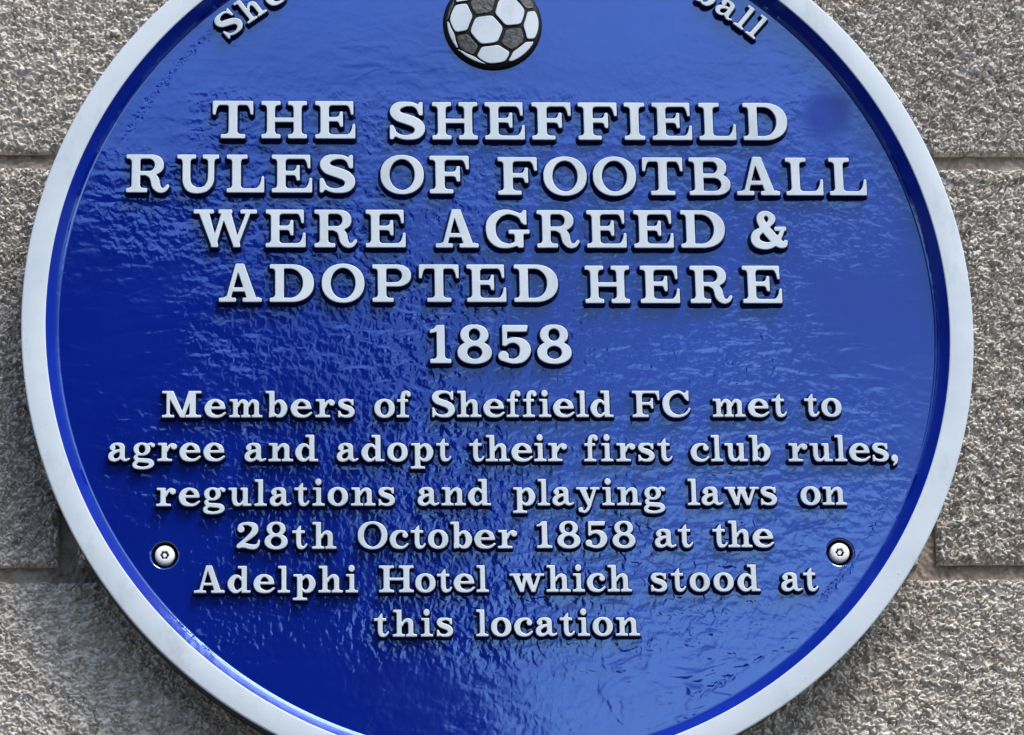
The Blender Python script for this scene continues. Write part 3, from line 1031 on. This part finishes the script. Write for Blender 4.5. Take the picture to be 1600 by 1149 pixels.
def simplify(P_, tol):
    """closed Douglas-Peucker"""
    n = len(P_)
    a = 0
    b = int(np.argmax(((P_ - P_[0]) ** 2).sum(1)))
    keep = np.zeros(n, bool)
    keep[[a, b]] = True
    st = [(a, b), (b, n)]
    while st:
        i, j = st.pop()
        if j - i < 2:
            continue
        A, B = P_[i], P_[j % n]
        d = B - A
        L = math.hypot(*d) + 1e-12
        q = P_[i + 1:j] - A
        e = np.abs(q[:, 0] * d[1] - q[:, 1] * d[0]) / L
        m = int(np.argmax(e))
        if e[m] > tol:
            keep[i + 1 + m] = True
            st += [(i, i + 1 + m), (i + 1 + m, j)]
    return P_[keep]

# letter widths as cast, in cap heights
W_LARGE = dict(T=1.03, H=1.16, E=1.02, F=1.0, R=1.09, U=1.06, L=.95, S=.90, O=1.10, W=1.62, A=1.10, D=1.14, P=1.0, B=1.05, G=1.12, I=.53)
W_LARGE.update({'1': .54, '8': .88, '5': .84})
W_SMALL = dict(M=1.42, e=.78, m=1.20, b=.79, r=.71, s=.60, o=.74, f=.52, a=.79, g=.81, n=.90, d=.84, p=.83, t=.55, u=.84, l=.45, i=.45, h=.89, c=.69, w=1.28, y=.87, A=1.12, H=1.27, O=1.08, F=1.0, C=1.02, S=.84)
W_SMALL.update({'1': .56, '8': .84, '5': .80, '2': .85})
_cache = {}
def outline(ch, small):
    k = (ch, small)
    if k not in _cache:
        g = glyph(ch, small)
        F = blur(g.m.astype(float), 2.2)
        ls = []
        for L in contours(F):
            L = offset(simplify(L, 0.22), 0.004 * PX if small else 0.012 * PX)
            ls.append(np.c_[OX + (L[:, 0] + 0.5) / PX, OY + (L[:, 1] + 0.5) / PX])
        x0 = min(l[:, 0].min() for l in ls)
        x1 = max(l[:, 0].max() for l in ls)
        w = x1 - x0
        tw = (W_SMALL if small else W_LARGE).get(ch, 0.94 * w)
        _cache[k] = ([(l - [x0, 0]) * [tw / w, 1] for l in ls], tw)
    return _cache[k]

def offset(L, d):
    """move a loop d outwards from the inked side (inside is on its left)"""
    a = L - np.roll(L, 1, 0)
    b = np.roll(L, -1, 0) - L
    a = a / (np.hypot(a[:, 0], a[:, 1])[:, None] + 1e-12)
    b = b / (np.hypot(b[:, 0], b[:, 1])[:, None] + 1e-12)
    na = np.c_[a[:, 1], -a[:, 0]]
    nb = np.c_[b[:, 1], -b[:, 0]]
    n = na + nb
    n = n / (np.hypot(n[:, 0], n[:, 1])[:, None] + 1e-9)
    c = np.clip((n * na).sum(1), 0.55, 1)
    return L + n * (d / c)[:, None]

def relief(loops, z0, h, draft, bev):
    """raised shape from outline loops in mm: drafted dark sides, small rounded white edge, white face"""
    V, F, I = [], [], []
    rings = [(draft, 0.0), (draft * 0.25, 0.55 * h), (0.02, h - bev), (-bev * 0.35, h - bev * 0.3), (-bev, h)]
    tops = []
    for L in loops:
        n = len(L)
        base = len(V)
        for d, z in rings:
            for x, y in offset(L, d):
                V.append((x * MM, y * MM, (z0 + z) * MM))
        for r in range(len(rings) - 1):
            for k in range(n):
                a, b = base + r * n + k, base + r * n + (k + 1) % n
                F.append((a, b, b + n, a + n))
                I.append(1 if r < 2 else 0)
        tops.append((base + (len(rings) - 1) * n, n))
    ids = [b + k for b, n in tops for k in range(n)]
    pv = np.array([[V[i][0] * 1000, V[i][1] * 1000] for i in ids])
    ed, b0 = [], 0
    for b, n in tops:
        ed += [(b0 + k, b0 + (k + 1) % n) for k in range(n)]
        b0 += n
    ov, oe, of, orig, *_ = delaunay_2d_cdt([Vector(p) for p in pv], ed, [], 0, 1e-5)
    ea = pv[[e[0] for e in ed]]
    eb = pv[[e[1] for e in ed]]
    new = {}
    for t in of:
        cx = sum(ov[i].x for i in t) / 3
        cy = sum(ov[i].y for i in t) / 3
        cr = (ea[:, 1] > cy) != (eb[:, 1] > cy)
        xi = ea[cr, 0] + (eb[cr, 0] - ea[cr, 0]) * (cy - ea[cr, 1]) / (eb[cr, 1] - ea[cr, 1])
        if (xi > cx).sum() % 2 == 0:
            continue
        q = []
        for i in t:
            if orig[i]:
                q.append(ids[orig[i][0]])
            else:
                if i not in new:
                    new[i] = len(V)
                    V.append((ov[i].x * MM, ov[i].y * MM, (z0 + h) * MM))
                q.append(new[i])
        F.append(tuple(q))
        I.append(0)
    return V, F, I

LET_H = 4.8
def word(text, place, cap, small, parent):
    """place(k, loops) puts glyph k's unit outlines on the plate, in mm"""
    V, F, I = [], [], []
    for k, ch in enumerate(text):
        loops, w = outline(ch, small)
        v, f, i = relief(place(k, loops), FLOOR_Z - 0.05, LET_H if not small else 4.3, 1.25 if not small else 1.1, 0.35)
        F += [tuple(q + len(V) for q in t) for t in f]
        V += v
        I += i
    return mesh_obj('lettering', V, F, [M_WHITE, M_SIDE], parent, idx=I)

def straight_word(text, x0, x1, yb0, yb1, cap, small, parent):
    ws = [outline(c, small)[1] * cap for c in text]
    gap = (x1 - x0 - sum(ws)) / max(1, len(text) - 1)
    if len(text) == 1:
        sc = (x1 - x0) / ws[0]
    else:
        sc = 1.0
    xs, x = [], x0
    for w in ws:
        xs.append(x)
        x += w + gap
    GAPS.append((text, round(gap / cap, 3)))
    def place(k, loops):
        out = []
        for L in loops:
            px = xs[k] + L[:, 0] * cap * sc
            py = yb0 + (yb1 - yb0) * (xs[k] - x0) / max(x1 - x0, 1) + L[:, 1] * cap
            out.append(np.c_[px, py])
        return out
    return word(text, place, cap, small, parent)

GAPS = []
LINES = [
    (21.0, False, 'top line of large raised capitals', [('THE', -151.3, -75.1, 100.4), ('SHEFFIELD', -56.6, 157.5, 100.0)]),
    (21.0, False, 'second line of large raised capitals', [('RULES', -196.9, -75.3, 69.7), ('OF', -61.8, -14.6, 69.3), ('FOOTBALL', 0.8, 198.5, 68.6)]),
    (20.7, False, 'third line of large raised capitals, ending in an ampersand', [('WERE', -161.0, -48.8, 39.0), ('AGREED', -32.9, 121.2, 38.9), ('&', 134.9, 154.5, 38.8)]),
    (20.4, False, 'lowest line of large raised capitals', [('ADOPTED', -147.3, 31.4, 8.7), ('HERE', 45.7, 150.1, 8.1)]),
    (20.5, False, 'raised year standing alone between capitals and small text', [('1858', -36.7, 37.6, -24.9)]),
    (14.3, True, 'first line of small raised text', [('Members', -176.4, -76.4, -54.3), ('of', -66.1, -47.1, -54.4), ('Sheffield', -36.1, 58.7, -54.3), ('FC', 68.6, 99.1, -54.4), ('met', 110.7, 149.7, -54.3), ('to', 159.0, 178.5, -54.2)]),
    (14.2, True, 'second line of small raised text, the longest', [('agree', -203.8, -143.7, -77.7), ('and', -133.5, -95.4, -77.9), ('adopt', -85.8, -26.4, -78.0), ('their', -17.1, 33.8, -78.1), ('first', 42.6, 88.7, -78.2), ('club', 98.2, 140.0, -78.3), ('rules,', 149.3, 206.6, -78.4)]),
    (14.1, True, 'third line of small raised text', [('regulations', -178.8, -55.9, -101.6), ('and', -44.2, -6.3, -101.6), ('playing', 5.0, 84.3, -101.7), ('laws', 95.8, 142.3, -101.7), ('on', 154.6, 178.6, -101.7)]),
    (14.1, True, 'small raised line with the day, month and year', [('28th', -137.4, -86.2, -124.3), ('October', -75.2, 6.8, -124.3), ('1858', 17.0, 67.9, -124.2), ('at', 77.9, 97.7, -124.1), ('the', 107.9, 139.6, -124.1)]),
    (14.0, True, 'small raised line naming a hotel', [('Adelphi', -159.0, -75.3, -147.2), ('Hotel', -64.5, -8.3, -147.2), ('which', 2.4, 65.2, -147.2), ('stood', 75.1, 131.5, -147.2), ('at', 142.3, 161.5, -147.2)]),
    (13.9, True, 'lowest and shortest line of small raised text', [('this', -67.3, -26.9, -170.2), ('location', -15.2, 68.7, -170.2)]),
]
for cap, small, lab, ws in LINES:
    ln = empty('text_line', parent=plaque)
    ln['label'] = lab
    for t, x0, x1, yb in ws:
        straight_word(t, x0, x1, yb, yb, cap, small, ln)

def arc_word(text, angs, r, cap, lab):
    """letters on an arc about the plaque's centre; angs = angle of each letter's middle"""
    ln = empty('text_line', parent=plaque)
    ln['label'] = lab
    def place(k, loops):
        w = outline(text[k], True)[1]
        t = math.radians(angs[k])
        ux, uy = math.sin(t), -math.cos(t)        # along the baseline, reading clockwise
        out = []
        for L in loops:
            lx, ly = (L[:, 0] - w / 2) * cap, r + L[:, 1] * cap
            out.append(np.c_[lx * ux + ly * math.cos(t), lx * uy + ly * math.sin(t)])
        return out
    return word(text, place, cap, True, ln)
arc_word('She', (130.6, 126.8, 122.9), 212.6, 14.4, 'curved raised text at the upper left of the rim')
arc_word('ball', (57.6, 54.0, 51.2, 49.0), 212.6, 14.4, 'curved raised text at the upper right of the rim')

# ------------------------------------------------------------------ raised football emblem
BALL_C, BALL_R = (0.0, 168.3), 26.2
n = 96
def dome(r):
    return 3.2 * (math.sqrt(max(0.0, 1 - (r / (BALL_R + 2)) ** 2)) - math.sqrt(1 - ((BALL_R - 0.5) / (BALL_R + 2)) ** 2))
RADII = [BALL_R - 0.5] + [BALL_R * q / 8 for q in range(7, 0, -1)] + [0.01]
V, F = [], []
for r, z in [(BALL_R + 0.8, -0.05), (BALL_R + 0.1, 1.7)] + [(r, 2.3 + dome(r)) for r in RADII]:
    V += [(r * math.cos(2 * math.pi * k / n) * MM, r * math.sin(2 * math.pi * k / n) * MM, z * MM) for k in range(n)]
for p in range(len(RADII) + 1):
    for k in range(n):
        a, b = p * n + k, p * n + (k + 1) % n
        F.append((a, b, b + n, a + n))
ball = mesh_obj('football_emblem', V, F, [M_BLACK], plaque, smooth=True, loc=(BALL_C[0] * MM, BALL_C[1] * MM, FLOOR_Z * MM))
phi = (1 + 5 ** 0.5) / 2
ico = np.array([(0, a, b * phi) for a in (1, -1) for b in (1, -1)] + [(a, b * phi, 0) for a in (1, -1) for b in (1, -1)] + [(b * phi, 0, a) for a in (1, -1) for b in (1, -1)], float)
ico /= np.linalg.norm(ico[0])
# three black pentagons seen on the emblem fix its turn
seen = np.array([(-.246, .362, .90), (.458, -.377, .805), (-.60, -.478, .64)])
seen /= np.linalg.norm(seen, axis=1)[:, None]
best = None
for i in range(12):
    for j in range(12):
        if not 0.3 < ico[i] @ ico[j] < 0.6:
            continue
        for k in range(12):
            if 0.3 < ico[i] @ ico[k] < 0.6 and 0.3 < ico[j] @ ico[k] < 0.6:
                A = seen.T @ ico[[i, j, k]]
                U, s_, Vt = np.linalg.svd(A)
                if np.linalg.det(U @ Vt) < 0:
                    continue
                R_ = U @ Vt
                err = ((ico[[i, j, k]] @ R_.T - seen) ** 2).sum()
                if best is None or err < best[0]:
                    best = (err, R_)
ico = ico @ best[1].T
adj = [[j for j in range(12) if 0.3 < ico[i] @ ico[j] < 0.6] for i in range(12)]
def order(c, P_):
    u = P_[0] - c * (P_[0] @ c)
    u /= np.linalg.norm(u)
    w = np.cross(c, u)
    return P_[np.argsort([math.atan2(p @ w, p @ u) for p in P_])]
faces = []
for i in range(12):
    P_ = np.array([(2 * ico[i] + ico[j]) / 3 for j in adj[i]])
    faces.append((ico[i], order(ico[i], P_), True))
for i in range(12):
    for j in adj[i]:
        for k in adj[i]:
            if i < j < k and k in adj[j]:
                c = ico[i] + ico[j] + ico[k]
                c /= np.linalg.norm(c)
                P_ = np.array([(2 * ico[a] + ico[b]) / 3 for a in (i, j, k) for b in (i, j, k) if a != b])
                faces.append((c, order(c, P_), False))
RP = BALL_R - 1.0
for c, P_, pent in faces:
    if c[2] < 0.02:
        continue
    # shrink each panel on the sphere to leave the black seam, subdivide its edges, look along z
    pts_ = []
    for a, b in zip(P_, np.roll(P_, -1, 0)):
        for t in np.linspace(0, 1, 8, endpoint=False):
            q = a * (1 - t) + b * t
            q = q / np.linalg.norm(q)
            q = c + (q - c) * (0.86 if pent else 0.89)
            pts_.append(q / np.linalg.norm(q))
    Q = np.array(pts_)
    lim = np.hypot(Q[:, 0], Q[:, 1])
    k_ = np.where((Q[:, 2] < 0.15) | (lim > 0.985), 0.985 / np.maximum(lim, 1e-6), 1.0)
    L = Q[:, :2] * k_[:, None] * RP
    if 0.5 * np.sum(L[:, 0] * np.roll(L[:, 1], -1) - L[:, 1] * np.roll(L[:, 0], -1)) < 5:
        continue
    # soften corners
    for _ in range(2):
        L = 0.25 * np.roll(L, 1, 0) + 0.5 * L + 0.25 * np.roll(L, -1, 0)
    V, F, I = relief([L], 2.15, 1.15 if not pent else 0.6, 0.12, 0.3)
    V = [(x, y, z + dome(math.hypot(x, y) / MM) * MM) for x, y, z in V]
    mesh_obj('pentagon_panel' if pent else 'hexagon_panel', V, F, [M_PENT, M_BLACK] if pent else [M_WHITE, M_BLACK], ball, idx=I)
print('GAPS', GAPS)
